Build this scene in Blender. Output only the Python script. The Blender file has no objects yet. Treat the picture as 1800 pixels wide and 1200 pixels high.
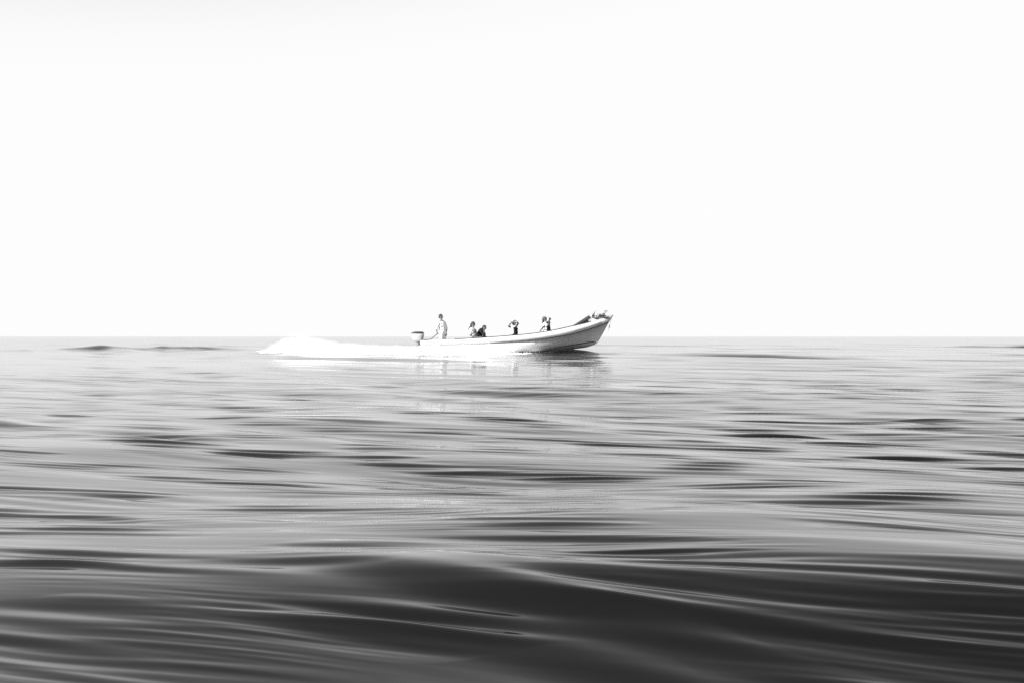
import bpy, bmesh, math, random
import numpy as np
from mathutils import Vector, Matrix, Quaternion

random.seed(7)
rng = np.random.default_rng(11)
scn = bpy.context.scene
COL = scn.collection
R = math.radians

# ------------------------------------------------------------------ camera
CAM_H = 0.816
FOC = 2000.0                       # focal length in photograph pixels (1800 wide)
cd = bpy.data.cameras.new('camera')
cam = bpy.data.objects.new('camera', cd)
COL.objects.link(cam)
cd.sensor_width = 36.0
cd.lens = 36.0 * FOC / 1800.0
cd.clip_start = 0.05
cd.clip_end = 40000.0
cam.location = (0, 0, CAM_H)
cam.rotation_euler = (R(90) - math.atan(9.0 / FOC), 0, 0)
scn.camera = cam

# ------------------------------------------------------------------ light
SUN_EL = R(25)
SUN_DIR = Vector((-0.88, -0.66, 0)).normalized() * math.cos(SUN_EL) + Vector((0, 0, math.sin(SUN_EL)))
w = bpy.data.worlds.new('World')
scn.world = w
w.use_nodes = True
nt = w.node_tree
nt.nodes.clear()
sky = nt.nodes.new('ShaderNodeTexSky')
sky.sky_type = 'NISHITA'
sky.sun_disc = False
sky.sun_elevation = SUN_EL
sky.sun_rotation = math.atan2(SUN_DIR.x, SUN_DIR.y)
sky.air_density = 1.0
sky.dust_density = 0.3
sky.ozone_density = 1.0
sep = nt.nodes.new('ShaderNodeSeparateColor')      # black-and-white film behind a red filter
nt.links.new(sky.outputs[0], sep.inputs[0])
smin = nt.nodes.new('ShaderNodeMath'); smin.operation = 'SMOOTH_MIN'
smin.inputs[1].default_value = 1.92
smin.inputs[2].default_value = 0.5
nt.links.new(sep.outputs[0], smin.inputs[0])
bg = nt.nodes.new('ShaderNodeBackground')
bg.inputs['Strength'].default_value = 0.15
nt.links.new(smin.outputs[0], bg.inputs['Color'])
wo = nt.nodes.new('ShaderNodeOutputWorld')
nt.links.new(bg.outputs[0], wo.inputs['Surface'])

sl = bpy.data.lights.new('sun', 'SUN')
sl.energy = 3.2
sl.angle = R(0.5)
sl.color = (1, 1, 1)
so = bpy.data.objects.new('sun', sl)
COL.objects.link(so)
so.rotation_euler = SUN_DIR.to_track_quat('Z', 'Y').to_euler()

scn.view_settings.view_transform = 'Standard'
scn.view_settings.look = 'None'
scn.view_settings.exposure = 1.775
scn.view_settings.gamma = 1.0
scn.view_settings.use_curve_mapping = False
scn.cycles.use_denoising = False
scn.cycles.max_bounces = 6
scn.cycles.sample_clamp_indirect = 0.42
scn.cycles.volume_bounces = 5
scn.cycles.volume_max_steps = 256
scn.cycles.caustics_reflective = True
scn.cycles.caustics_refractive = False
scn.cycles.pixel_filter_type = 'BLACKMAN_HARRIS'
scn.cycles.filter_width = 1.5

# ------------------------------------------------------------------ helpers
S = 38.0                           # photograph pixels to the metre at the boat
V = Vector
YB = FOC / S                       # the boat's distance


def P(px, py, dy=0.0):
    """a point at the boat: px, py of the photograph, dy metres beyond its centre line"""
    return Vector(((px - 900) / S, YB + dy, CAM_H + (591 - py) / S))


def mat(name, v, rough=0.55, bump=0.0, bscale=20.0, var=0.0, spec=0.5):
    m = bpy.data.materials.new(name)
    m.use_nodes = True
    n = m.node_tree
    b = n.nodes['Principled BSDF']
    b.inputs['Base Color'].default_value = (v, v, v, 1)
    b.inputs['Roughness'].default_value = rough
    b.inputs['Specular IOR Level'].default_value = spec
    tc = n.nodes.new('ShaderNodeTexCoord')
    no = n.nodes.new('ShaderNodeTexNoise')
    no.inputs['Scale'].default_value = bscale
    no.inputs['Detail'].default_value = 5
    n.links.new(tc.outputs['Object'], no.inputs['Vector'])
    if var > 0:
        mr = n.nodes.new('ShaderNodeMapRange')
        mr.inputs['From Min'].default_value = 0.3
        mr.inputs['From Max'].default_value = 0.7
        mr.inputs['To Min'].default_value = max(0, v * (1 - var))
        mr.inputs['To Max'].default_value = min(0.95, v * (1 + var * 0.6))
        n.links.new(no.outputs[0], mr.inputs[0])
        n.links.new(mr.outputs[0], b.inputs['Base Color'])
    if bump > 0:
        bp = n.nodes.new('ShaderNodeBump')
        bp.inputs['Strength'].default_value = bump
        bp.inputs['Distance'].default_value = 0.01
        n.links.new(no.outputs[0], bp.inputs['Height'])
        n.links.new(bp.outputs[0], b.inputs['Normal'])
    return m


M = {
    'white': mat('white_paint', 0.60, 0.4, 0.05, 6, 0.10),
    'inner': mat('grey_liner', 0.35, 0.6, 0.1, 10, 0.15),
    'rail': mat('dark_rail', 0.035, 0.6, 0.2, 30, 0.2),
    'cowl': mat('cowling_paint', 0.36, 0.35, 0.0, 20, 0.05),
    'black': mat('black_plastic', 0.02, 0.5),
    'metal': mat('dull_metal', 0.12, 0.4),
    'skin': mat('skin', 0.13, 0.55, 0.05, 40, 0.1),
    'hair': mat('hair', 0.012, 0.6, 0.4, 90),
    'shirt': mat('white_cotton', 0.78, 0.9, 0.3, 18, 0.05),
    'greycloth': mat('grey_cotton_and_shade', 0.16, 0.9, 0.3, 18, 0.1),
    'darkcloth': mat('dark_cotton_and_shade', 0.018, 0.95, 0.3, 18, 0.2, 0.1),
    'cap': mat('cap_cloth', 0.07, 0.9, 0.2, 30, 0.1),
    'rope': mat('rope', 0.10, 0.9, 0.5, 120, 0.3),
    'net': mat('net_twine', 0.05, 0.9, 0.5, 90, 0.4),
    'buoy': mat('buoy_foam', 0.8, 0.6, 0.15, 30, 0.08),
    'tarp': mat('dark_tarp', 0.03, 0.8, 0.4, 25, 0.3),
    'paletarp': mat('grey_tarp', 0.22, 0.8, 0.4, 25, 0.2),
    'strake': mat('strake_rubber_and_shade', 0.07, 0.7, 0.1, 20, 0.2),
    'eye': mat('eye', 0.02, 0.2),
}


def link(name, me, m=None, parent=None, smooth=True):
    o = bpy.data.objects.new(name, me)
    COL.objects.link(o)
    if m is not None:
        me.materials.append(m)
    if parent is not None:
        o.parent = parent
        o.matrix_parent_inverse = Matrix.Translation(parent.matrix_basis.translation).inverted() if parent.parent is None else Matrix.Identity(4)
    if smooth:
        me.polygons.foreach_set('use_smooth', [True] * len(me.polygons))
    return o


def bm_obj(name, bm, m, parent=None, smooth=True):
    me = bpy.data.meshes.new(name)
    bm.normal_update()
    bm.to_mesh(me)
    bm.free()
    return link(name, me, m, parent, smooth)


def tag(o, label=None, cat=None, group=None, kind=None):
    for k, v in (('label', label), ('category', cat), ('group', group), ('kind', kind)):
        if v:
            o[k] = v
    return o


def empty(name, loc, parent=None):
    o = bpy.data.objects.new(name, None)
    o.empty_display_size = 0.2
    COL.objects.link(o)
    o.location = loc
    return o


def frame(d):
    d = d.normalized()
    up = Vector((0, 0, 1)) if abs(d.z) < 0.9 else Vector((1, 0, 0))
    a = d.cross(up).normalized()
    return a, d.cross(a).normalized()


def tube(bm, pts, rad, n=10, cap=True):
    """a tube along pts; rad is a number or a list"""
    pts = [Vector(p) for p in pts]
    if not hasattr(rad, '__len__'):
        rad = [rad] * len(pts)
    rings = []
    a = None
    for i, p in enumerate(pts):
        d = (pts[min(i + 1, len(pts) - 1)] - pts[max(i - 1, 0)])
        if a is None:
            a, b = frame(d)
        else:
            dn = d.normalized()
            a = (a - dn * a.dot(dn)).normalized()
            b = dn.cross(a)
        rings.append([bm.verts.new(p + (a * math.cos(t) + b * math.sin(t)) * rad[i])
                      for t in [2 * math.pi * k / n for k in range(n)]])
    for r0, r1 in zip(rings, rings[1:]):
        for k in range(n):
            bm.faces.new((r0[k], r0[(k + 1) % n], r1[(k + 1) % n], r1[k]))
    if cap:
        bm.faces.new(rings[0][::-1])
        bm.faces.new(rings[-1])


def capsule(bm, p, q, r0, r1, n=12, flat=None):
    """tapered capsule with round ends"""
    p = Vector(p); q = Vector(q)
    d = q - p
    L = d.length
    if L < 1e-5:
        d = Vector((0, 0, 1e-4)); q = p + d; L = d.length
    u = d / L
    pts, rad = [], []
    for k in range(5):
        t = math.pi / 2 * (1 - k / 4)
        pts.append(p - u * r0 * math.sin(t)); rad.append(max(r0 * math.cos(t), r0 * 0.08))
    for k in range(5):
        t = math.pi / 2 * k / 4
        pts.append(q + u * r1 * math.sin(t)); rad.append(max(r1 * math.cos(t), r1 * 0.08))
    if flat is None:
        tube(bm, pts, rad, n)
    else:                                # flattened along the vector flat by factor flat[1]
        b0 = len(bm.verts)
        tube(bm, pts, rad, n)
        bm.verts.ensure_lookup_table()
        ax, f = flat
        ax = Vector(ax).normalized()
        for v in list(bm.verts)[b0:]:
            t = max(0, min(1, (v.co - p).dot(u) / L))
            c = p + u * (L * t)
            v.co -= ax * (v.co - c).dot(ax) * (1 - f)


def ball(bm, c, r, sc=(1, 1, 1), rot=None, seg=14):
    m = Matrix.Translation(c)
    if rot is not None:
        m = m @ rot.to_4x4()
    m = m @ Matrix.Diagonal((r * sc[0], r * sc[1], r * sc[2], 1))
    bmesh.ops.create_uvsphere(bm, u_segments=seg, v_segments=seg // 2 + 2, radius=1.0, matrix=m)


def remeshed(bm, voxel=0.009, smooth=3):
    """fuse overlapping shapes into one continuous surface"""
    me = bpy.data.meshes.new('tmp')
    bm.normal_update()
    bm.to_mesh(me); bm.free()
    o = bpy.data.objects.new('tmp', me)
    COL.objects.link(o)
    md = o.modifiers.new('r', 'REMESH'); md.mode = 'VOXEL'; md.voxel_size = voxel
    if smooth:
        ms = o.modifiers.new('s', 'SMOOTH'); ms.iterations = smooth; ms.factor = 0.5
    dg = bpy.context.evaluated_depsgraph_get()
    dg.update()
    out = bpy.data.meshes.new_from_object(o.evaluated_get(dg))
    bpy.data.objects.remove(o)
    bpy.data.meshes.remove(me)
    out.materials.clear()
    return out


def catmull(ctrl, n):
    c = np.array(ctrl, float)
    k = len(c)
    out = []
    for t in np.linspace(0, k - 1, n):
        i = min(int(t), k - 2)
        f = t - i
        p1, p2 = c[i], c[i + 1]
        p0 = c[i - 1] if i > 0 else 2 * p1 - p2
        p3 = c[i + 2] if i + 2 < k else 2 * p2 - p1
        out.append(0.5 * (2 * p1 + (p2 - p0) * f + (2 * p0 - 5 * p1 + 4 * p2 - p3) * f * f + (3 * p1 - p0 - 3 * p2 + p3) * f ** 3))
    return out


# ------------------------------------------------------------------ water
def px2w(px, py):
    y = CAM_H * FOC / (py - 591.0)
    return (px - 900.0) * y / FOC, y


def water_grid():
    ys = np.concatenate([np.linspace(-40, 1.9, 60), np.geomspace(2.0, 30.0, 1450), np.geomspace(30.15, 120.0, 400), np.geomspace(121.0, 9000.0, 380)])
    side = np.concatenate([0.6 + np.cumsum(np.geomspace(0.0016, 0.006, 160)), 1.2 + np.cumsum(np.geomspace(0.008, 0.5, 60))])
    ts = np.concatenate([-side[::-1], np.linspace(-0.6, 0.6, 780), side])
    Y, T = np.meshgrid(ys, ts, indexing='ij')
    X = T * (np.maximum(Y, 0) + 3.0) * 1.0
    X = np.where(Y < 0, T * 3.0 * (1 + 0 * Y), X)
    return ys, ts, X, Y


def heights(X, Y, ts):
    dist = np.maximum(Y, 2.0)
    dyg = dist * np.where(Y < 30, math.log(15.0) / 1450, np.where(Y < 120, math.log(4.0) / 400, math.log(75.0) / 380))
    dxg = (dist + 3) * np.gradient(ts)[None, :]
    # slow bending of the crests
    wx = 0.9 * np.sin(0.31 * X + 0.17 * Y + 1.0) + 0.5 * np.sin(0.83 * X - 0.41 * Y + 2.0)
    wy = 0.8 * np.sin(0.23 * X - 0.29 * Y + 0.3) + 0.35 * np.sin(1.1 * X + 0.5 * Y + 4.0) + 0.10 * np.sin(3.1 * X + 1.3 * Y)
    H = np.zeros_like(X)
    bands = [  # wavelength range, count, rms slope of the band, crest angle, spread
        (7.0, 22.0, 12, 0.012, 45, 16),
        (2.2, 7.0, 30, 0.026, 54, 9),
        (0.8, 2.2, 16, 0.025, 43, 3.5),
        (0.28, 0.8, 24, 0.034, 32, 2.2),
        (0.12, 0.28, 36, 0.072, 21, 1.5),
        (0.05, 0.12, 60, 0.030, 18, 2.0),
    ]
    for bi, (l0, l1, n, sl_, ang, spr) in enumerate(bands):
        B = np.zeros_like(X)
        wp = (.35, .30, .15, .05, .02, .02)[bi]
        XX = X + wp * wx
        YY = Y + wp * wy
        for i in range(n):
            lam = math.exp(rng.uniform(math.log(l0), math.log(l1)))
            k = 2 * math.pi / lam
            a = R(ang + rng.normal() * spr)
            kx, ky = k * math.sin(a), k * math.cos(a)
            amp = sl_ * math.sqrt(2.0 / n) / k
            # fade a wave where the sheet's own grid can no longer carry it
            res = np.abs(kx) * dxg + np.abs(ky) * dyg
            fade = np.clip((1.9 - res) / 1.1, 0, 1)
            ph = rng.uniform(0, 2 * math.pi)
            m = fade.max(axis=1) > 0
            arg = kx * XX[m] + ky * YY[m] + ph
            B[m] += amp * fade[m] * (0.40 * np.sin(2 * arg) - np.sin(arg))
        # waves come in groups: a slow envelope, long across and short along the view
        E = np.zeros_like(X)
        le = max((l0 * l1) ** .5 * 3.0, .9)
        for i in range(7):
            a = R(ang + rng.normal() * 25)
            kk = 2 * math.pi / (le * math.exp(rng.uniform(-.4, .6)))
            E += np.sin(kk * (XX * math.sin(a) + YY * math.cos(a)) + rng.uniform(0, 6.28)) * np.sin(kk * .22 * (XX * math.cos(a) - YY * math.sin(a)) + rng.uniform(0, 6.28))
        E = np.clip(0.55 + 0.62 * E, 0.10, 2.6)
        if bi < 3:                      # the long waves lie lower close by, the ripples run higher
            B *= 1 - (.75, .75, .5)[bi] * np.exp(-(dist / 7.0) ** 2)
        elif bi > 2:
            B *= 1 + .3 * np.exp(-(dist / 7.0) ** 2)
        H += B * E
    # patchiness: gusts and slicks
    pat = 0.5 + 0.5 * np.sin(0.11 * X + 0.07 * Y + 0.8 * np.sin(0.05 * X - 0.09 * Y)) * np.sin(0.06 * Y - 0.04 * X + 2)
    H *= 0.6 + 0.7 * pat
    # single swells: centre (photo px), crest angle, half width, half length, height
    for px, py, ang, wd, ln, ht in SWELLS:
        cx, cy = px2w(px, py)
        a = R(ang)
        u = (X - cx) * math.cos(a) - (Y - cy) * math.sin(a)
        v = (X - cx) * math.sin(a) + (Y - cy) * math.cos(a)
        H += ht * np.exp(-(u / ln) ** 2) * np.exp(-(v / np.where(v < 0, wd, wd * 3.2)) ** 2)
    # the boat's own trough and stern wave
    bx, by = X + 0.0, Y - YB
    calm = np.exp(-((bx - 0.3) / 6.5) ** 4 - (by / 3.0) ** 4)
    H = H * (1 - 0.45 * calm) - 0.02 * calm
    for cx, cy, ang, wd, ln, ht in BOW:
        a = R(ang)
        u = (X - cx) * math.cos(a) - (Y - cy) * math.sin(a)
        v = (X - cx) * math.sin(a) + (Y - cy) * math.cos(a)
        H += ht * np.exp(-(u / ln) ** 2 - (v / wd) ** 2)
    return H


SWELLS = [
    (165, 614.5, 3, 1.0, 2.4, 0.22),
    (330, 614.5, 3, 1.0, 3.2, 0.22),
    (20, 616, 3, 1.2, 2.5, 0.07),
    (1750, 855, 14, 0.50, 2.6, 0.045),
    (1750, 925, 12, 0.40, 2.2, 0.055),
    (1250, 990, 7, 0.30, 1.6, 0.035),
    (1800, 1125, 14, 0.60, 2.9, 0.22),
    (620, 748, 30, 0.70, 2.0, 0.050),
    (780, 820, 16, 0.35, 1.5, 0.035),
    (200, 795, 16, 0.40, 1.5, 0.035),
]
# water pushed up and out by the bow: world centre, crest angle, half width, half length, height
BOW = [
    (2.5, YB - 0.95, -4, 0.34, 1.3, 0.26),
    (3.3, YB - 1.8, -6, 0.45, 1.5, 0.10),
]


def build_water():
    ys, ts, X, Y = water_grid()
    H = heights(X, Y, ts)
    nr, nc = X.shape
    co = np.stack([X, Y, H], -1).astype(np.float32).reshape(-1, 3)
    me = bpy.data.meshes.new('water')
    me.vertices.add(nr * nc)
    me.vertices.foreach_set('co', co.ravel())
    i, j = np.meshgrid(np.arange(nr - 1), np.arange(nc - 1), indexing='ij')
    a = (i * nc + j).ravel()
    q = np.stack([a, a + 1, a + nc + 1, a + nc], -1).astype(np.int32)
    nq = len(q)
    me.loops.add(nq * 4)
    me.loops.foreach_set('vertex_index', q.ravel())
    me.polygons.add(nq)
    me.polygons.foreach_set('loop_start', np.arange(0, nq * 4, 4, dtype=np.int32))
    me.polygons.foreach_set('use_smooth', np.ones(nq, dtype=bool))
    me.update(calc_edges=True)
    m = bpy.data.materials.new('sea_water')
    m.use_nodes = True
    n = m.node_tree
    b = n.nodes['Principled BSDF']
    b.inputs['Base Color'].default_value = (0.003, 0.003, 0.003, 1)
    b.inputs['Roughness'].default_value = 0.075
    b.inputs['IOR'].default_value = 1.38
    o = link('water', me, m)
    tag(o, kind='structure', label='grey sea with long low waves out to the horizon')
    return o


build_water()

# ------------------------------------------------------------------ the boat
boat = empty('motor_boat', (0, YB, 0))
tag(boat, 'long open white motor boat speeding right with its flared bow raised', 'boat')
NS = 60
C = {
    'gun':   [(742, 598.5, .80), (790, 597.5, .90), (840, 595, .96), (890, 591.5, .96), (930, 588, .92), (965, 583, .84), (1000, 575.5, .70), (1030, 568.5, .50), (1055, 560.5, .28), (1078, 553, .03)],
    'rub':   [(742, 605, .82), (790, 604.5, .92), (840, 603, .98), (890, 600, .98), (930, 597, .94), (965, 592.5, .86), (1000, 586.5, .72), (1030, 578.5, .51), (1053, 571.5, .29), (1070.5, 565.5, .03)],
    'under': [(742, 606, .76), (790, 605.5, .86), (840, 604, .92), (890, 601, .92), (930, 598, .88), (965, 593.8, .80), (1000, 588, .65), (1029, 580.5, .43), (1051.5, 574, .22), (1068.5, 568.5, .02)],
    'side':  [(742, 613, .74), (790, 613, .83), (840, 612, .88), (890, 609, .87), (930, 606, .80), (965, 602, .68), (998, 596, .50), (1025, 590, .32), (1045, 585, .16), (1061, 583, .018)],
    'chine': [(742, 621, .70), (790, 621, .78), (840, 620, .82), (890, 617, .78), (930, 613, .69), (965, 608.5, .55), (995, 604, .38), (1020, 600, .23), (1038, 597, .11), (1053.5, 596, .016)],
    'spray': [(742, 622, .63), (790, 622, .71), (840, 621.5, .74), (890, 619, .70), (930, 615.5, .61), (965, 611, .47), (993, 607, .31), (1017, 603.5, .18), (1036, 600.5, .08), (1051.5, 599.5, .014)],
    'keel':  [(742, 629, .0), (790, 630, .0), (840, 629.5, .0), (890, 627, .0), (930, 623, .0), (960, 619, .0), (990, 615, .0), (1012, 612.5, .0), (1031, 610, .0), (1047, 604.5, .0)],
}


def curve(name, n=NS):
    return catmull(C[name], n)


def loft(bm, rows, flip=False):
    vr = [[bm.verts.new(p) for p in r] for r in rows]
    for r0, r1 in zip(vr, vr[1:]):
        for k in range(len(r0) - 1):
            f = (r0[k], r0[k + 1], r1[k + 1], r1[k])
            bm.faces.new(f[::-1] if flip else f)
    return vr


def hull_rows(side, inset=0.0, names=('gun', 'rub', 'under', 'side', 'chine', 'spray', 'keel')):
    return [[P(p[0], p[1], side * max(p[2] - inset, 0)) for p in curve(nm)] for nm in names]


bm = bmesh.new()
for s in (-1, 1):
    r = hull_rows(s)
    loft(bm, r, flip=(s > 0))
# close the stem with a narrow nose and the transom
bmesh.ops.remove_doubles(bm, verts=bm.verts, dist=0.0005)
hullo = bm_obj('hull', bm, M['white'], boat)
for p in hullo.data.polygons:
    p.use_smooth = True
es = hullo.modifiers.new('edges', 'EDGE_SPLIT'); es.split_angle = R(42)
sol = hullo.modifiers.new('thick', 'SOLIDIFY'); sol.thickness = 0.03; sol.offset = 0
# stem bar
bm = bmesh.new()
ends = [curve(nm)[-1] for nm in ('gun', 'rub', 'under', 'side', 'chine', 'spray', 'keel')]
tube(bm, [P(e[0] - 0.6, e[1], 0) for e in ends], [.035, .032, .028, .026, .024, .022, .02], 8)
bm_obj('stem', bm, M['white'], hullo)
# transom
bm = bmesh.new()
left = [P(742, curve(nm)[0][1], -curve(nm)[0][2]) for nm in C]
right = [P(742, curve(nm)[0][1], curve(nm)[0][2]) for nm in C]
for off in (0, 0.05):
    vs = [bm.verts.new(v + Vector((off, 0, 0))) for v in left[:-1] + [left[-1]] + right[:-1][::-1]]
    if off == 0:
        f0 = vs; bm.faces.new(vs)
    else:
        bm.faces.new(vs[::-1])
        for k in range(len(vs)):
            bm.faces.new((f0[k], vs[k], vs[(k + 1) % len(vs)], f0[(k + 1) % len(vs)]))
bm_obj('transom', bm, M['white'], boat, smooth=False)
# dark rubbing strake under the top plank and the shadow under the chine, added as a dark strip
for s in (-1, 1):
    for nm, i0_, i1_, rad, lb in (('rub', 16, NS - 1, .034, 'rubbing_strake'), ('spray', 30, NS - 3, .03, 'chine_shadow')):
        cu = curve(nm)
        bm = bmesh.new()
        n_ = i1_ - i0_
        tube(bm, [P(cu[i][0], cu[i][1] + .5, s * cu[i][2]) for i in range(i0_, i1_)],
             [rad * min(1, .25 + 1.8 * k / n_) for k in range(n_)], 8)
        bm_obj(lb, bm, M['strake'], hullo)
# inner liner and floor
bm = bmesh.new()
g = curve('gun'); c = curve('chine')
NI = 52


def inner_pt(i, f, s):
    gx, gy, gb = g[i]
    fx, fy, fb = gx, gy + 17 - 4 * (i / NS), max(gb - 0.16, 0.02)
    return P(gx + (fx - gx) * f, gy + (fy - gy) * f, s * (max(gb - 0.05, 0.01) * (1 - f) + fb * f))


rows = [[inner_pt(i, f, -1) for i in range(NI)] for f in (0, .5, 1)]
rows += [[inner_pt(i, 1, 0) for i in range(NI)]]
rows += [[inner_pt(i, f, 1) for i in range(NI)] for f in (1, .5, 0)]
loft(bm, rows)
bm_obj('liner', bm, M['inner'], boat, smooth=False)


# gunwale: the white cap on the edge and the dark rubber trim on it
def ribbon(bm, side, i0, i1, off_in, off_out, z0, z1):
    A = []
    for i in range(i0, i1):
        gx, gy, gb = g[i]
        base = P(gx, gy, 0)
        A.append([base + Vector((0, side * (gb + o), z)) for o, z in ((off_out, z0), (off_out, z1), (-off_in, z1), (-off_in, z0))])
    rows = [[a[k] for a in A] for k in (0, 1, 2, 3, 0)]
    loft(bm, rows, flip=(side > 0))
    for e in (A[0], A[-1]):
        bm.faces.new([bm.verts.new(v) for v in e])


for s in (-1, 1):
    bm = bmesh.new()
    ribbon(bm, s, 0, NS, 0.07, 0.02, -0.015, 0.012)
    bmesh.ops.remove_doubles(bm, verts=bm.verts, dist=0.0005)
    bm_obj('gunwale', bm, M['white'], boat, smooth=False)
    bm = bmesh.new()
    ribbon(bm, s, 8, 46, 0.05, 0.0, 0.0125, 0.05)
    bmesh.ops.remove_doubles(bm, verts=bm.verts, dist=0.0005)
    o = bm_obj('rail', bm, M['rail'], boat, smooth=False)
    o['label'] = 'dark rail trim along the top of the white side'
# thwarts
for px in (808, 838, 868, 905, 962):
    i = min(range(NS), key=lambda k: abs(g[k][0] - px))
    gx, gy, gb = g[i]
    bm = bmesh.new()
    c0 = P(px, gy + 5.0, 0)
    bmesh.ops.create_cube(bm, size=1, matrix=Matrix.Translation(c0) @ Matrix.Diagonal((0.28, 2 * gb - 0.16, 0.05, 1)))
    bmesh.ops.bevel(bm, geom=bm.edges[:], offset=0.01, segments=2, affect='EDGES')
    bm_obj('bench', bm, M['white'], boat, smooth=False)
# foredeck
bm = bmesh.new()
i0 = min(range(NS), key=lambda k: abs(g[k][0] - 1004))
rows = []
for f in np.linspace(-1, 1, 9):
    rows.append([P(g[i][0], g[i][1] + 0.8 - 1.2 * (1 - f * f) * min(1, g[i][2] * 2), f * (g[i][2] - 0.02)) for i in range(i0, NS - 1)])
loft(bm, rows)
fd = bm_obj('foredeck', bm, M['white'], boat)
fs = fd.modifiers.new('t', 'SOLIDIFY'); fs.thickness = 0.02
# outboard motor
bm = bmesh.new()
mx = 735
capsule(bm, P(735, 600), P(736, 626), 0.075, 0.06, 12)
capsule(bm, P(735, 627), P(730, 629), 0.075, 0.05, 12)
bmesh.ops.create_cube(bm, size=1, matrix=Matrix.Translation(P(741, 602)) @ Matrix.Diagonal((0.16, 0.24, 0.3, 1)))
bmesh.ops.create_cube(bm, size=1, matrix=Matrix.Translation(P(733, 622)) @ Matrix.Diagonal((0.34, 0.18, 0.015, 1)))
motor = bm_obj('outboard_motor', bm, M['metal'], boat)


def shell(ctrl, halfy, z_sq=0.45, n=26):
    """rounded box body from horizontal rings: (px left, px right, py)"""
    bm = bmesh.new()
    rings = []
    for (a, b, py, hw) in ctrl:
        ring = []
        for k in range(n):
            t = 2 * math.pi * k / n
            ct, st = math.cos(t), math.sin(t)
            sx = math.copysign(abs(ct) ** z_sq, ct)
            sy = math.copysign(abs(st) ** z_sq, st)
            ring.append(bm.verts.new(P((a + b) / 2 + (b - a) / 2 * sx, py, halfy * hw * sy)))
        rings.append(ring)
    for r0, r1 in zip(rings, rings[1:]):
        for k in range(n):
            bm.faces.new((r0[k], r0[(k + 1) % n], r1[(k + 1) % n], r1[k]))
    bm.faces.new(rings[0][::-1]); bm.faces.new(rings[-1])
    bmesh.ops.recalc_face_normals(bm, faces=bm.faces)
    return bm


bm = shell([(730, 740, 600.5, .5), (726.5, 742.5, 598.5, .8), (724, 744.5, 595, .97), (723, 745.3, 591, 1), (723, 745.4, 587.2, .98)], 0.20, 0.78)
bm_obj('cowling', bm, M['cowl'], motor)
bm = shell([(722.6, 745.8, 586.7, 1.02), (722.8, 745.6, 585.8, 1), (724.2, 744.8, 584.3, .9), (727.5, 743, 583.3, .7), (732, 740, 582.9, .35)], 0.205, 0.78)
o = bm_obj('cowling_top', bm, M['black'], motor)
o['label'] = 'black top of the cowling'
bm = bmesh.new()
tube(bm, [P(745, 597), P(751, 597.2), P(757, 596.5), P(764, 590.5), P(770, 585.6)], [.022, .02, .018, .016, .02], 8)
bm_obj('tiller', bm, M['black'], motor)
bm = bmesh.new()                                    # propeller hub with three blades
capsule(bm, P(728, 628), P(725, 628), 0.03, 0.02, 10)
for k in range(3):
    a = 2 * math.pi * k / 3
    d = Vector((0, math.cos(a), math.sin(a)))
    capsule(bm, P(726.5, 628) + d * 0.02, P(726.5, 628) + d * 0.13, 0.02, 0.045, 10, flat=((1, .4, 0), .2))
bm_obj('propeller', bm, M['metal'], motor)


# ------------------------------------------------------------------ people
def hand(bm, wrist, d, nrm, curl=0.6, side=1):
    """palm, five unequal bent fingers; d points to the fingertips, nrm out of the back of the hand"""
    d = d.normalized()
    nrm = (nrm - d * nrm.dot(d)).normalized()
    s = d.cross(nrm) * side
    for k in range(4):
        o = (k - 1.5) * 0.021
        capsule(bm, wrist + d * 0.01 + s * o * 0.7, wrist + d * 0.085 + s * o, 0.015, 0.013, 8)
    for k, L in enumerate((0.070, 0.080, 0.074, 0.058)):
        o = (k - 1.5) * 0.021
        p = wrist + d * 0.09 + s * o
        e = d
        for seg, q in enumerate((0.45, 0.32, 0.23)):
            e = (e * math.cos(curl * .8) - nrm * math.sin(curl * .8)).normalized() if seg else (d * math.cos(curl * .5) - nrm * math.sin(curl * .5)).normalized()
            # advance the bend by joint
            aa = curl * (0.5 + 0.75 * seg)
            e = d * math.cos(aa) - nrm * math.sin(aa)
            p2 = p + e * L * q
            capsule(bm, p, p2, 0.0095 - .001 * seg, 0.0088 - .001 * seg, 8)
            p = p2
    p = wrist + d * 0.02 - s * 0.035
    p1 = p + (d * 0.7 - s * 0.7 - nrm * .3).normalized() * 0.04
    p2 = p1 + (d * 0.85 - s * 0.15 - nrm * .5).normalized() * 0.035
    capsule(bm, p, p1, 0.014, 0.011, 8)
    capsule(bm, p1, p2, 0.011, 0.009, 8)


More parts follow.
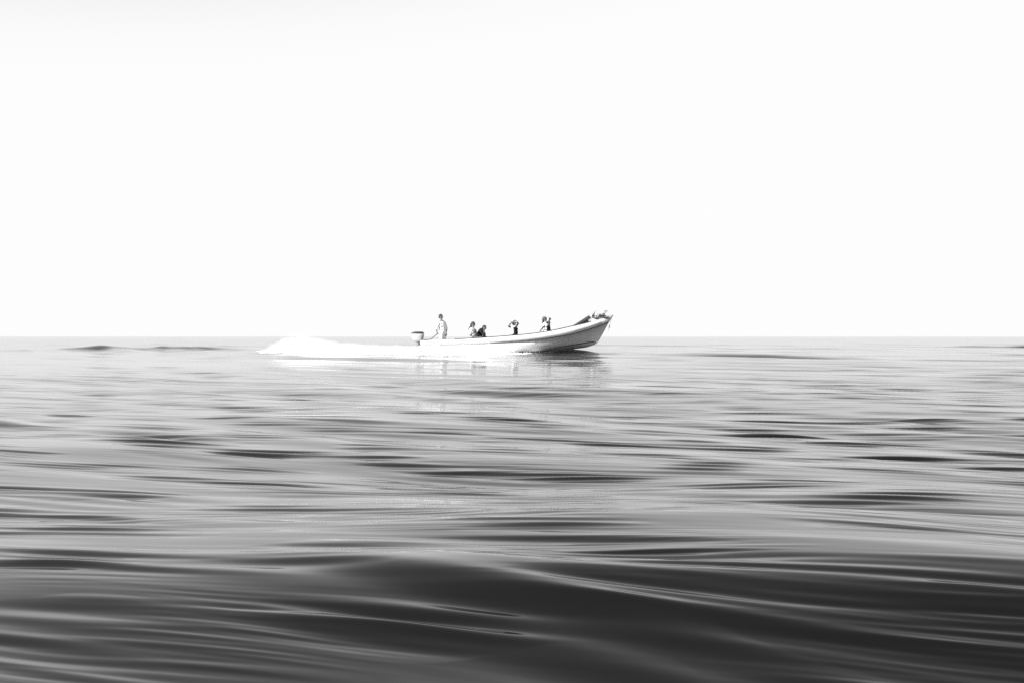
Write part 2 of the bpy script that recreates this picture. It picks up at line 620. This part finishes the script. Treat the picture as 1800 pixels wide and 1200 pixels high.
def person(J, label, shirt, sleeves=0.5, trousers='darkcloth', hair='short', cap=False, curls=(0.6, 0.6),
           hand_dirs=(None, None), scale=1.0, shaded_front=None, capmat='cap'):
    """J: joints in world metres. face = unit direction the head looks"""
    k = scale
    root = empty('person', (J['pelvis'].x, J['pelvis'].y, min(J['ankL'].z, J['ankR'].z) - 0.06))
    tag(root, label, 'person', 'people riding in the boat')
    face = J['face'].normalized()
    up = (J['head'] - J['neck']).normalized()
    right = face.cross(up).normalized()
    up = right.cross(face).normalized()
    shv = (J['shL'] - J['shR'])
    fwd = shv.cross(J['neck'] - J['pelvis']).normalized() * J.get('fsign', 1)
    b = bmesh.new()
    # torso
    for t, r, wd in ((0.0, .115, .07), (.3, .11, .045), (.62, .115, .07), (.88, .10, .10)):
        c_ = J['pelvis'].lerp(J['neck'], t)
        hv = shv.normalized() * wd * k
        capsule(b, c_ - hv, c_ + hv, r * k, r * k, 14, flat=(fwd, .82))
    for a_, b_ in ((0.0, .35), (.35, .7), (.7, .9)):
        capsule(b, J['pelvis'].lerp(J['neck'], a_), J['pelvis'].lerp(J['neck'], b_), .125 * k, .125 * k, 14)
    capsule(b, J['shL'].lerp(J['neck'], .1), J['shR'].lerp(J['neck'], .1), .06 * k, .06 * k)
    capsule(b, J['pelvis'].lerp(J['neck'], .93), J['head'] - up * .05 * k, .06 * k, .052 * k)
    # head
    h = J['head']
    rot = Matrix((right, face, up)).transposed()
    ball(b, h + up * .025 * k, .10 * k, (.76, .97, 1.0), rot, 20)
    ball(b, h - up * .055 * k + face * .028 * k, .062 * k, (.80, .85, .85), rot, 16)
    capsule(b, h + face * .088 * k + up * .012 * k, h + face * .108 * k - up * .022 * k, .010 * k, .014 * k, 8)
    capsule(b, h + face * .078 * k - up * .052 * k - right * .018, h + face * .078 * k - up * .052 * k + right * .018, .009, .009, 8)
    for s in (-1, 1):
        ball(b, h + right * s * .078 * k - face * .005, .030 * k, (.35, .6, 1.0), rot, 10)
    # arms
    for q, sd in (('L', 0), ('R', 1)):
        capsule(b, J['sh' + q], J['el' + q], .050 * k, .038 * k)
        capsule(b, J['el' + q], J['wr' + q], .038 * k, .025 * k)
        hd = hand_dirs[sd] or (J['wr' + q] - J['el' + q]).normalized()
        nr = J.get('nr' + q, Vector((0, -0.3, 1)))
        hand(b, J['wr' + q], hd, nr, curls[sd], 1 if q == 'L' else -1)
        capsule(b, J['hip' + q], J['kn' + q], .085 * k, .056 * k)
        capsule(b, J['kn' + q], J['ank' + q], .055 * k, .036 * k)
        ft = J.get('toe', Vector((1, 0, 0))).normalized()
        capsule(b, J['ank' + q] - Vector((0, 0, .035)) - ft * .03, J['ank' + q] + ft * .15 - Vector((0, 0, .045)), .035, .028)
    body = link('body', remeshed(b, 0.0085, 2), M['skin'], root)
    # eyes
    for s in (-1, 1):
        b = bmesh.new()
        ball(b, h + right * s * .032 * k + face * .088 * k + up * .018 * k, .011, (1.2, .5, .7), rot, 8)
        bm_obj('eye', b, M['eye'], root)
    # hair
    b = bmesh.new()
    ball(b, h + up * .045 * k - face * .018 * k, .105 * k, (.82, .95, .88), rot, 18)
    ball(b, h + up * .0 * k - face * .055 * k, .080 * k, (.98, .75, 1.0), rot, 16)
    if hair == 'tail':
        tl = J['tail']
        capsule(b, h - face * .08 * k + up * .0, tl[0], .058, .05)
        for p_, q_, r_, s_ in zip(tl, tl[1:], (.05, .038, .028), (.038, .028, .014)):
            capsule(b, p_, q_, r_, s_)
    if hair == 'long':
        capsule(b, h - face * .05, h - face * .08 - up * .16, .075, .05)
    link('hair', remeshed(b, 0.011, 2), M['hair'], root)
    if cap:
        b = bmesh.new()
        ball(b, h + up * .055 * k - face * .008, .115 * k, (.82, .98, .74), rot, 18)
        capsule(b, h + up * .055 + face * .08, h + up * .045 + face * .155, .055, .045, 12, flat=(up, .18))
        link('cap', remeshed(b, 0.009, 1), M[capmat], root)
    # shirt
    b = bmesh.new()
    for t, r, wd in ((-0.06, .135, .08), (.3, .132, .06), (.62, .133, .08), (.84, .113, .11)):
        c_ = J['pelvis'].lerp(J['neck'], t)
        hv = shv.normalized() * wd * k
        capsule(b, c_ - hv, c_ + hv, r * k, r * k, 14, flat=(fwd, .86))
    for a_, b_ in ((-.05, .3), (.3, .6), (.6, .86)):
        capsule(b, J['pelvis'].lerp(J['neck'], a_), J['pelvis'].lerp(J['neck'], b_), .14 * k, .135 * k, 14)
    capsule(b, J['shL'].lerp(J['neck'], .12), J['shR'].lerp(J['neck'], .12), .075 * k, .075 * k)
    for q in 'LR':
        if sleeves <= 1:
            capsule(b, J['sh' + q], J['sh' + q].lerp(J['el' + q], sleeves), .068 * k, .062 * k)
        else:
            capsule(b, J['sh' + q], J['el' + q], .066 * k, .054 * k)
            capsule(b, J['el' + q], J['el' + q].lerp(J['wr' + q], sleeves - 1), .054 * k, .042 * k)
    link('shirt', remeshed(b, 0.011, 3), M[shirt], root)
    if shaded_front:  # shaded side of the torso, added as a darker piece over the shirt
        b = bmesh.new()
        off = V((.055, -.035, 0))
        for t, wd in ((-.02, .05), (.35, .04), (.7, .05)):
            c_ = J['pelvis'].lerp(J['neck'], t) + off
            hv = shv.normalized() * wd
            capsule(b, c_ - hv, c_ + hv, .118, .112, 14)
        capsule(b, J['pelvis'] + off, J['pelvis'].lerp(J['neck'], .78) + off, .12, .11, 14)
        link('shaded_front', remeshed(b, 0.011, 2), M[shaded_front], root)
    # shorts or trousers
    b = bmesh.new()
    capsule(b, J['pelvis'] - shv.normalized() * .07 + (J['neck'] - J['pelvis']) * .02, J['pelvis'] + shv.normalized() * .07 + (J['neck'] - J['pelvis']) * .02, .135 * k, .135 * k)
    for q in 'LR':
        capsule(b, J['hip' + q], J['hip' + q].lerp(J['kn' + q], .85), .105 * k, .082 * k)
    link('shorts', remeshed(b, 0.012, 3), M[trousers], root)
    return root, dict(face=face, up=up, right=right)


# floor of the boat at px (see inner_pt)
def seat(px, py_seat, dy, head, face, lean=(0, 0), **kw):
    pass


# 1: helmsman, standing, facing forward, left hand back on the tiller
pel = P(778.0, 584.5, 0.05)
J = dict(pelvis=pel, neck=P(776.5, 565.5, 0.03), head=P(775.0, 557.3, 0.02), face=V((.80, -.35, -.12)),
         shL=P(781.5, 568.0, 0.17), shR=P(771.0, 568.2, -0.12),
         elL=P(784.8, 577.5, 0.20), wrL=P(784.2, 586.0, 0.10),
         elR=P(767.4, 577.5, -0.17), wrR=P(768.5, 583.5, -0.12),
         hipL=P(780, 586.5, 0.14), hipR=P(776, 586.5, -0.06),
         knL=P(781.5, 600.0, 0.16), knR=P(775.5, 600.0, -0.08),
         ankL=P(780, 612.0, 0.16), ankR=P(774, 612.0, -0.08), nrR=V((-1, -.3, .2)), nrL=V((0, 1, 0)))
person(J, 'person standing at the stern in a loose white shirt steering by the tiller', 'shirt', 1.2, 'shirt', 'short',
       curls=(.5, 1.3), hand_dirs=(None, V((.25, .5, -.9))))

# 2: seated, white top over darker front, hair tail blown back
pel = P(833.5, 594.5, -0.12)
J = dict(pelvis=pel, neck=P(830.0, 577.5, -0.10), head=P(831.8, 570.6, -0.12), face=V((.93, -.25, -.25)),
         shL=P(832.8, 579.8, 0.05), shR=P(828.2, 580.2, -0.26),
         elL=P(839.0, 588.0, 0.06), wrL=P(846.0, 592.0, 0.0),
         elR=P(827.0, 589.0, -0.33), wrR=P(834.5, 593.0, -0.30),
         hipL=P(836, 596, 0.0), hipR=P(836, 596, -0.22),
         knL=P(849, 594.5, 0.02), knR=P(849, 595.0, -0.24),
         ankL=P(848.5, 609.0, 0.02), ankR=P(848.5, 609, -0.24),
         tail=[P(828.3, 573.0, -.12), P(826.2, 576.0, -.12), P(824.5, 579.0, -.12)])
person(J, 'seated person in a pale top, dark hair blown back, beside the crouching one in black', 'shirt', 0.6, 'greycloth', 'tail', shaded_front='greycloth')

# 3: bent forward, all in black
pel = P(840.5, 591.5, 0.22)
J = dict(pelvis=pel, neck=P(846.8, 580.2, 0.20), head=P(851.0, 576.6, 0.16), face=V((.80, -.45, -.45)),
         shL=P(846.8, 582.6, 0.36), shR=P(845.2, 582.4, 0.03),
         elL=P(851.5, 590.5, 0.40), wrL=P(852.0, 584.5, 0.30),
         elR=P(851.2, 591.0, -0.04), wrR=P(850.8, 585.0, 0.02),
         hipL=P(842, 594.5, 0.32), hipR=P(842, 594.5, 0.10),
         knL=P(855, 593.5, 0.34), knR=P(855, 594.0, 0.06),
         ankL=P(853, 608.5, 0.34), ankR=P(853, 608.5, 0.08), nrR=V((1, 0, .3)), nrL=V((1, 0, .3)))
person(J, 'person in black hunched forward with chin on hands in the middle of the boat', 'darkcloth', 1.7, 'darkcloth', 'short', curls=(.9, .9),
       hand_dirs=(V((-.3, -.3, 1)), V((-.2, .3, 1))))

# 4: seated with both hands up at the head, elbows out
pel = P(903.8, 589.5, 0.0)
J = dict(pelvis=pel, neck=P(903.0, 574.2, 0.0), head=P(903.8, 567.6, 0.0), face=V((.85, -.5, .05)),
         shL=P(906.0, 576.4, 0.13), shR=P(899.8, 576.2, -0.12),
         elL=P(911.0, 568.6, 0.20), wrL=P(906.9, 563.9, 0.08),
         elR=P(893.8, 573.6, -0.22), wrR=P(900.3, 565.2, -0.11),
         hipL=P(905.5, 592, 0.11), hipR=P(905.5, 592, -0.11),
         knL=P(919, 590.5, 0.14), knR=P(919, 591.0, -0.14),
         ankL=P(918, 604.5, 0.14), ankR=P(918, 604.5, -0.14), nrL=V((.7, .2, 1)), nrR=V((-.9, -.4, .6)))
person(J, 'seated person in a white shirt with its shaded front darkened, holding a pale hat on with both hands, elbows wide', 'shirt', 0.12, 'darkcloth', 'short', cap=True, capmat='shirt', shaded_front='darkcloth',
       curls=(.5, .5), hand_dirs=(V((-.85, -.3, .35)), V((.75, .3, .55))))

# 5: nearest the bow, capped, lifting a camera to the face
pel = P(961.8, 581.5, 0.0)
J = dict(pelvis=pel, neck=P(959.3, 568.3, 0.0), head=P(957.6, 561.6, 0.0), face=V((.95, -.25, .02)),
         shL=P(961.6, 570.0, 0.15), shR=P(956.2, 570.6, -0.15),
         elL=P(966.5, 568.5, 0.20), wrL=P(965.2, 562.6, 0.05),
         elR=P(962.8, 572.0, -0.25), wrR=P(964.2, 564.2, -0.08),
         hipL=P(963.5, 584.5, 0.11), hipR=P(963.5, 584.5, -0.11),
         knL=P(976, 582.5, 0.14), knR=P(976, 583.0, -0.14),
         ankL=P(975, 596.5, 0.14), ankR=P(975, 596.5, -0.14), nrL=V((.5, 1, .2)), nrR=V((.5, -1, .2)))
p5, _ = person(J, 'seated person nearest the bow in a grey cap lifting a camera to the face', 'shirt', 0.6, 'darkcloth', 'long', cap=True, shaded_front='darkcloth',
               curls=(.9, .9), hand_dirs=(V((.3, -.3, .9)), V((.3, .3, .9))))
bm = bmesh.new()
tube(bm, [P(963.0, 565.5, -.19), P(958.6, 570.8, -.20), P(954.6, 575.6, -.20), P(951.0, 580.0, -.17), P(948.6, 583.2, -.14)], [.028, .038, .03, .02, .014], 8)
o = bm_obj('shirt_shadow', bm, M['darkcloth'], p5)  # shadow edge on the white shirt, modelled as a dark diagonal band
# the camera it holds
cr = empty('handheld_camera', P(964.3, 562.0, -0.01))
tag(cr, 'small pale camera held up to the eyes of the capped person near the bow', 'camera')
bm = bmesh.new()
bmesh.ops.create_cube(bm, size=1, matrix=Matrix.Translation(P(963.6, 561.3, -0.01)) @ Matrix.Diagonal((0.06, 0.14, 0.09, 1)))
bmesh.ops.bevel(bm, geom=bm.edges[:], offset=0.012, segments=2, affect='EDGES')
bm_obj('camera_body', bm, M['buoy'], cr, smooth=False)
bm = bmesh.new()
tube(bm, [P(964.5, 561.3, -0.01), P(966.5, 561.0, -0.01), P(968.6, 560.8, -0.01)], [.036, .034, .042], 14)
bm_obj('lens', bm, M['black'], cr)

# ------------------------------------------------------------------ gear on the bow
# a long dark bundle of folded canvas leaning forward on the foredeck
r_ = empty('canvas_bundle', P(1010, 574, 0))
tag(r_, 'long dark bundle of furled canvas sloping up over the foredeck', 'canvas bundle')
bm = bmesh.new()
capsule(bm, P(1004.5, 575.0, -.22), P(1034.5, 558.2, -.20), .035, .085, 12)
capsule(bm, P(1012, 571.8, -.1), P(1033.5, 561.0, -.06), .05, .09, 12)
link('canvas', remeshed(bm, .012, 3), M['tarp'], r_)
bm = bmesh.new()
capsule(bm, P(1003.5, 575.0, -.16), P(1036.5, 553.6, -.14), .014, .02, 8)
bm_obj('pole', bm, M['paletarp'], r_)
bm = bmesh.new()
capsule(bm, P(1010, 574.2, .06), P(1036, 565.5, .05), .035, .09, 12)
o = link('canvas_fold', remeshed(bm, .012, 3), M['paletarp'], r_)
o['label'] = 'paler grey fold under the dark canvas'
# white floats
for (a, b_, r0, r1, lb) in (
        (P(1036.0, 562.0, -.12), P(1039.5, 552.0, -.10), .075, .055, 'tall white float leaning forward behind the dark canvas bundle'),
        (P(1046.0, 557.6, -.08), P(1049.2, 549.5, -.06), .055, .05, 'shorter white float standing between the dark slat and the net')):
    f = empty('float', a)
    tag(f, lb, 'float', 'white floats stowed on the bow')
    bm = bmesh.new()
    capsule(bm, a, b_, r0, r1, 14)
    ball(bm, a.lerp(b_, .45), r0 * 1.12)
    link('float_body', remeshed(bm, .008, 3), M['buoy'], f)
    bm = bmesh.new()
    d = (b_ - a).normalized()
    pts = [b_ + d * (r1 - .005) + Vector((math.cos(t) * .022, 0, math.sin(t) * .022 + .015)) for t in np.linspace(0, 2 * math.pi, 13)]
    tube(bm, pts, .006, 6)
    bm_obj('eyelet', bm, M['rope'], f)
# dark flag-like slat between the floats
bm = bmesh.new()
capsule(bm, P(1041.2, 557.0, -.12), P(1046.6, 547.5, -.12), .05, .012, 10, flat=((0, 1, 0), .35))
capsule(bm, P(1040.5, 558.0, -.12), P(1047.0, 555.0, -.14), .03, .02, 8)
o = link('paddle', remeshed(bm, .006, 2), M['tarp'])
tag(o, 'short dark paddle blade standing between the two white floats', 'paddle')
# fishing net heap with strands
bm = bmesh.new()
rr = random.Random(4)
cN = P(1057.5, 557.0, 0)
ball(bm, cN - Vector((0, 0, .05)), 1.0, (.42, .28, .055))
for k in range(46):
    p = Vector((rr.gauss(0, .13), rr.gauss(0, .09), 0))
    top = .21 * math.exp(-(p.x / .16) ** 2) * rr.uniform(.2, 1) - .02
    pts = []
    q = p + Vector((0, 0, -.05))
    for s in range(5):
        pts.append(cN + q + Vector((0, 0, p.x * .2)))
        q = q + Vector((rr.gauss(0, .045), rr.gauss(0, .04), (top + .05) / 4 + rr.gauss(0, .02)))
    tube(bm, pts, rr.uniform(.006, .014), 5)
capsule(bm, P(1052.5, 559.0, -.05), P(1054.5, 554.5, -.03), .06, .05, 10)
capsule(bm, P(1055.5, 557.5, .0), P(1062.5, 555.0, .0), .05, .04, 10)
o = bm_obj('fishing_net', bm, M['net'])
tag(o, 'tangled dark heap of net and line on the very bow', 'net')
# grapnel anchor
ga = empty('grapnel_anchor', P(1062, 558, 0))
tag(ga, 'thin metal grapnel anchor with its prongs up beside the net on the bow', 'anchor')
bm = bmesh.new()
tube(bm, [P(1061, 559, .05), P(1063.5, 552, .05), P(1065.3, 546.5, .05)], .012, 8)
bm_obj('shank', bm, M['metal'], ga)
for k in range(4):
    a = k * math.pi / 2 + .5
    o_ = Vector((math.cos(a), math.sin(a), 0))
    b0 = P(1065.3, 546.5, .05)
    bm = bmesh.new()
    tube(bm, [b0, b0 + o_ * .05 + Vector((0, 0, .01)), b0 + o_ * .085 + Vector((0, 0, -.02)), b0 + o_ * .1 + Vector((0, 0, -.06))], [.010, .010, .009, .004], 6)
    bm_obj('prong', bm, M['metal'], ga)
# line hanging from the stem
bm = bmesh.new()
tube(bm, [P(1076.0, 554.5, -.03), P(1074.8, 560, -.06), P(1072.6, 568, -.05), P(1071.2, 574, -.05)], .007, 6)
tube(bm, [P(1071.4, 571, -.05), P(1071.0, 574, -.05), P(1070.3, 577.5, -.05)], [.012, .03, .010], 8)
tube(bm, [P(1070.3, 577.5, -.05), P(1069.2, 580.5, -.05), P(1068.6, 583, -.05)], [.008, .006, .003], 6)
o = bm_obj('mooring_line', bm, M['rope'])
tag(o, 'short knotted line dangling in front of the raised bow', 'rope')

# ------------------------------------------------------------------ foam and spray
mf = bpy.data.materials.new('foam')
mf.use_nodes = True
b_ = mf.node_tree.nodes['Principled BSDF']
b_.inputs['Base Color'].default_value = (.86, .86, .86, 1)
b_.inputs['Roughness'].default_value = .9


def vnoise(x, y, seed):
    out = 0
    r = np.random.default_rng(seed)
    for k in range(26):
        lam = math.exp(r.uniform(math.log(.15), math.log(2.2)))
        a = r.uniform(0, math.pi)
        out = out + lam ** .8 * np.sin((x * math.cos(a) * .6 + y * math.sin(a)) * 2 * math.pi / lam + r.uniform(0, 6.28))
    return out / 3.2


def foam_sheet():
    """height of white water over the sea: x along the boat (negative = behind), y across"""
    xs = np.linspace(-21, 2.4, 900)
    ysl = np.linspace(-2.6, 2.6, 200)
    X, Yc = np.meshgrid(xs, ysl, indexing='ij')
    N = vnoise(X, Yc, 3)
    dd = np.clip(-4.1 - X, 0, None)
    YP = Yc * (1 + .06 * dd) + 0.12 * dd ** 2        # the wake bends away behind the boat
    behind = np.clip((-4.1 - X) / 1.0, 0, 1)
    # beside the hull: a sheet thrown out from each side
    hb = .78 * np.clip((2.6 - X) / 2.0, 0.02, 1) ** .7
    along = np.clip((1.9 - X) / 5.5, 0, 1)
    side = .27 * along ** .8 * np.exp(-((np.abs(Yc) - hb - .12 - .25 * along) / (.16 + .38 * along)) ** 2)
    # the turbulent wake behind
    d = np.clip(-4.1 - X, 0, None)
    wk = (.22 * np.exp(-d / 3.5) + .08) * np.exp(-(Yc / (.80 + .05 * d)) ** 4)
    plume = .12 * np.exp(-((X + 10.6) / 1.5) ** 2) * np.exp(-((Yc) / 1.0) ** 2)
    plume2 = .08 * np.exp(-((X + 8.0) / 1.2) ** 2) * np.exp(-((Yc) / 1.0) ** 2)
    fade = np.clip((X + 14.2) / 3.0, 0, 1)
    H = (side * (1 - behind) + (wk * fade + plume + plume2) * behind)
    H = H * (1 + .16 * N) + (.012 + .05 * np.clip((-10 - X) / 6, 0, 1)) * N * (.3 + .7 * fade) - .035 - .04 * (1 - fade) + .02 * np.sin(X * 9 + N * 3) * (H > .05)
    return xs, ysl, X, Yc, YP, H


xs, ysl, X, Yc, YP, H = foam_sheet()
ok = H > 0.0
idx = -np.ones(H.shape, int)
bmv = []
nxx, nyy = H.shape
quad = ok[:-1, :-1] | ok[1:, :-1] | ok[:-1, 1:] | ok[1:, 1:]
use = np.zeros_like(ok)
use[:-1, :-1] |= quad; use[1:, :-1] |= quad; use[:-1, 1:] |= quad; use[1:, 1:] |= quad
idx[use] = np.arange(use.sum())
Z = np.maximum(H, -0.06)
top = np.stack([X[use], YB + YP[use], Z[use]], -1)
q = np.argwhere(quad)
faces = [(idx[i, j], idx[i + 1, j], idx[i + 1, j + 1], idx[i, j + 1]) for i, j in q]
me = bpy.data.meshes.new('wake_foam')
me.from_pydata(top.tolist(), [], faces)
o = link('wake_foam', me, mf)
tag(o, 'white churned foam trailing along the hull and behind the stern', 'foam', kind='stuff')

# droplets over the foam
NP = 26000
pts = []
wgt = np.clip(H, 0, None).ravel() ** 1.0
wgt /= wgt.sum()
pick = rng.choice(len(wgt), NP, p=wgt)
px_ = X.ravel()[pick] + rng.normal(0, .06, NP)
py_ = YP.ravel()[pick] + rng.normal(0, .06, NP)
hz = H.ravel()[pick]
pz_ = np.clip(hz, 0, None) * (1 + np.abs(rng.normal(0, .07, NP))) + rng.exponential(.018, NP)
px_ -= (pz_ - hz) * 1.5
sz = rng.uniform(.003, .010, NP)
base = np.array([(1, 0, 0), (-1, 0, 0), (0, 1, 0), (0, -1, 0), (0, 0, 1), (0, 0, -1)], float)
fc = np.array([(0, 2, 4), (2, 1, 4), (1, 3, 4), (3, 0, 4), (2, 0, 5), (1, 2, 5), (3, 1, 5), (0, 3, 5)])
cen = np.stack([px_, YB + py_, pz_], -1)
stretch = np.stack([np.full(NP, 2.2), np.ones(NP), np.ones(NP)], -1)
vv = (cen[:, None, :] + base[None] * (sz[:, None] * stretch)[:, None, :]).reshape(-1, 3)
ff = (fc[None] + 6 * np.arange(NP)[:, None, None]).reshape(-1, 3)
me = bpy.data.meshes.new('spray')
me.from_pydata(vv.tolist(), [], ff.tolist())
o = link('spray', me, mf)
tag(o, 'fine white spray thrown up beside and behind the boat', 'spray', kind='stuff')


# fine mist hanging over the foam: a volume with its own uneven density
def mist():
    bm = bmesh.new()
    x0, x1, y0, y1, z0, z1 = -15.0, 2.6, -2.4, 14.5, -0.25, 1.25
    bmesh.ops.create_cube(bm, size=1, matrix=Matrix.Translation(((x0 + x1) / 2, YB + (y0 + y1) / 2, (z0 + z1) / 2)) @ Matrix.Diagonal((x1 - x0, y1 - y0, z1 - z0, 1)))
    m = bpy.data.materials.new('mist')
    m.use_nodes = True
    n = m.node_tree
    n.nodes.clear()
    L = n.links.new
    out = n.nodes.new('ShaderNodeOutputMaterial')
    vol = n.nodes.new('ShaderNodeVolumePrincipled')
    vol.inputs['Color'].default_value = (.97, .97, .97, 1)
    vol.inputs['Anisotropy'].default_value = 0.0
    L(vol.outputs[0], out.inputs['Volume'])
    tc = n.nodes.new('ShaderNodeTexCoord')
    sp = n.nodes.new('ShaderNodeSeparateXYZ'); L(tc.outputs['Object'], sp.inputs[0])

    def mth(op, a, b=None, c=None, clamp=False):
        q = n.nodes.new('ShaderNodeMath'); q.operation = op; q.use_clamp = clamp
        for k, v in enumerate((a, b, c)):
            if v is None:
                continue
            if isinstance(v, (int, float)):
                q.inputs[k].default_value = v
            else:
                L(v, q.inputs[k])
        return q.outputs[0]
    no = n.nodes.new('ShaderNodeTexNoise'); no.inputs['Scale'].default_value = 1.3; no.inputs['Detail'].default_value = 4
    no.inputs['Roughness'].default_value = .6
    L(tc.outputs['Object'], no.inputs['Vector'])
    x = sp.outputs[0]
    t = n.nodes.new('ShaderNodeMapRange')
    t.inputs['From Min'].default_value = x0; t.inputs['From Max'].default_value = x1
    L(x, t.inputs[0])
    cr = n.nodes.new('ShaderNodeValToRGB'); cr.color_ramp.interpolation = 'B_SPLINE'
    prof = [(-15, .0), (-14.0, .0), (-13.2, .18), (-12.8, .36), (-11.7, .74), (-10.4, .84), (-9.2, .55), (-7.2, .38), (-5.5, .38), (-4.0, .28), (-2.0, .17), (0.2, .09), (1.6, .0)]
    e = cr.color_ramp.elements
    while len(e) < len(prof):
        e.new(.5)
    for k, (xx, h) in enumerate(prof):
        e[k].position = (xx - x0) / (x1 - x0)
        e[k].color = (h, h, h, 1)
    L(t.outputs[0], cr.inputs[0])
    h = mth('MULTIPLY', cr.outputs[0], mth('MULTIPLY_ADD', no.outputs[0], 1.8, .15))
    rel = mth('DIVIDE', sp.outputs[2], mth('MAXIMUM', h, .02))
    vert = mth('SUBTRACT', 1.0, rel, clamp=True)
    vert = mth('POWER', vert, 1.3)
    d = mth('MAXIMUM', mth('SUBTRACT', -4.1, x), 0.0)
    yc = mth('MULTIPLY', mth('MULTIPLY', d, d), .12)
    yy = mth('SUBTRACT', mth('SUBTRACT', sp.outputs[1], YB), yc)
    wy = mth('MULTIPLY_ADD', d, .04, 1.1)
    q = mth('DIVIDE', yy, wy)
    lat = mth('EXPONENT', mth('MULTIPLY', mth('POWER', mth('ABSOLUTE', q), 3.0), -1.0))
    on = mth('GREATER_THAN', cr.outputs[0], .01)
    den = mth('MULTIPLY', mth('MULTIPLY', vert, lat), mth('MULTIPLY', on, 2.2))
    L(den, vol.inputs['Density'])
    o = bm_obj('mist', bm, m, smooth=False)
    tag(o, 'soft white mist of fine spray hanging along the hull and over the wake', 'mist', kind='stuff')
    return o


mist()
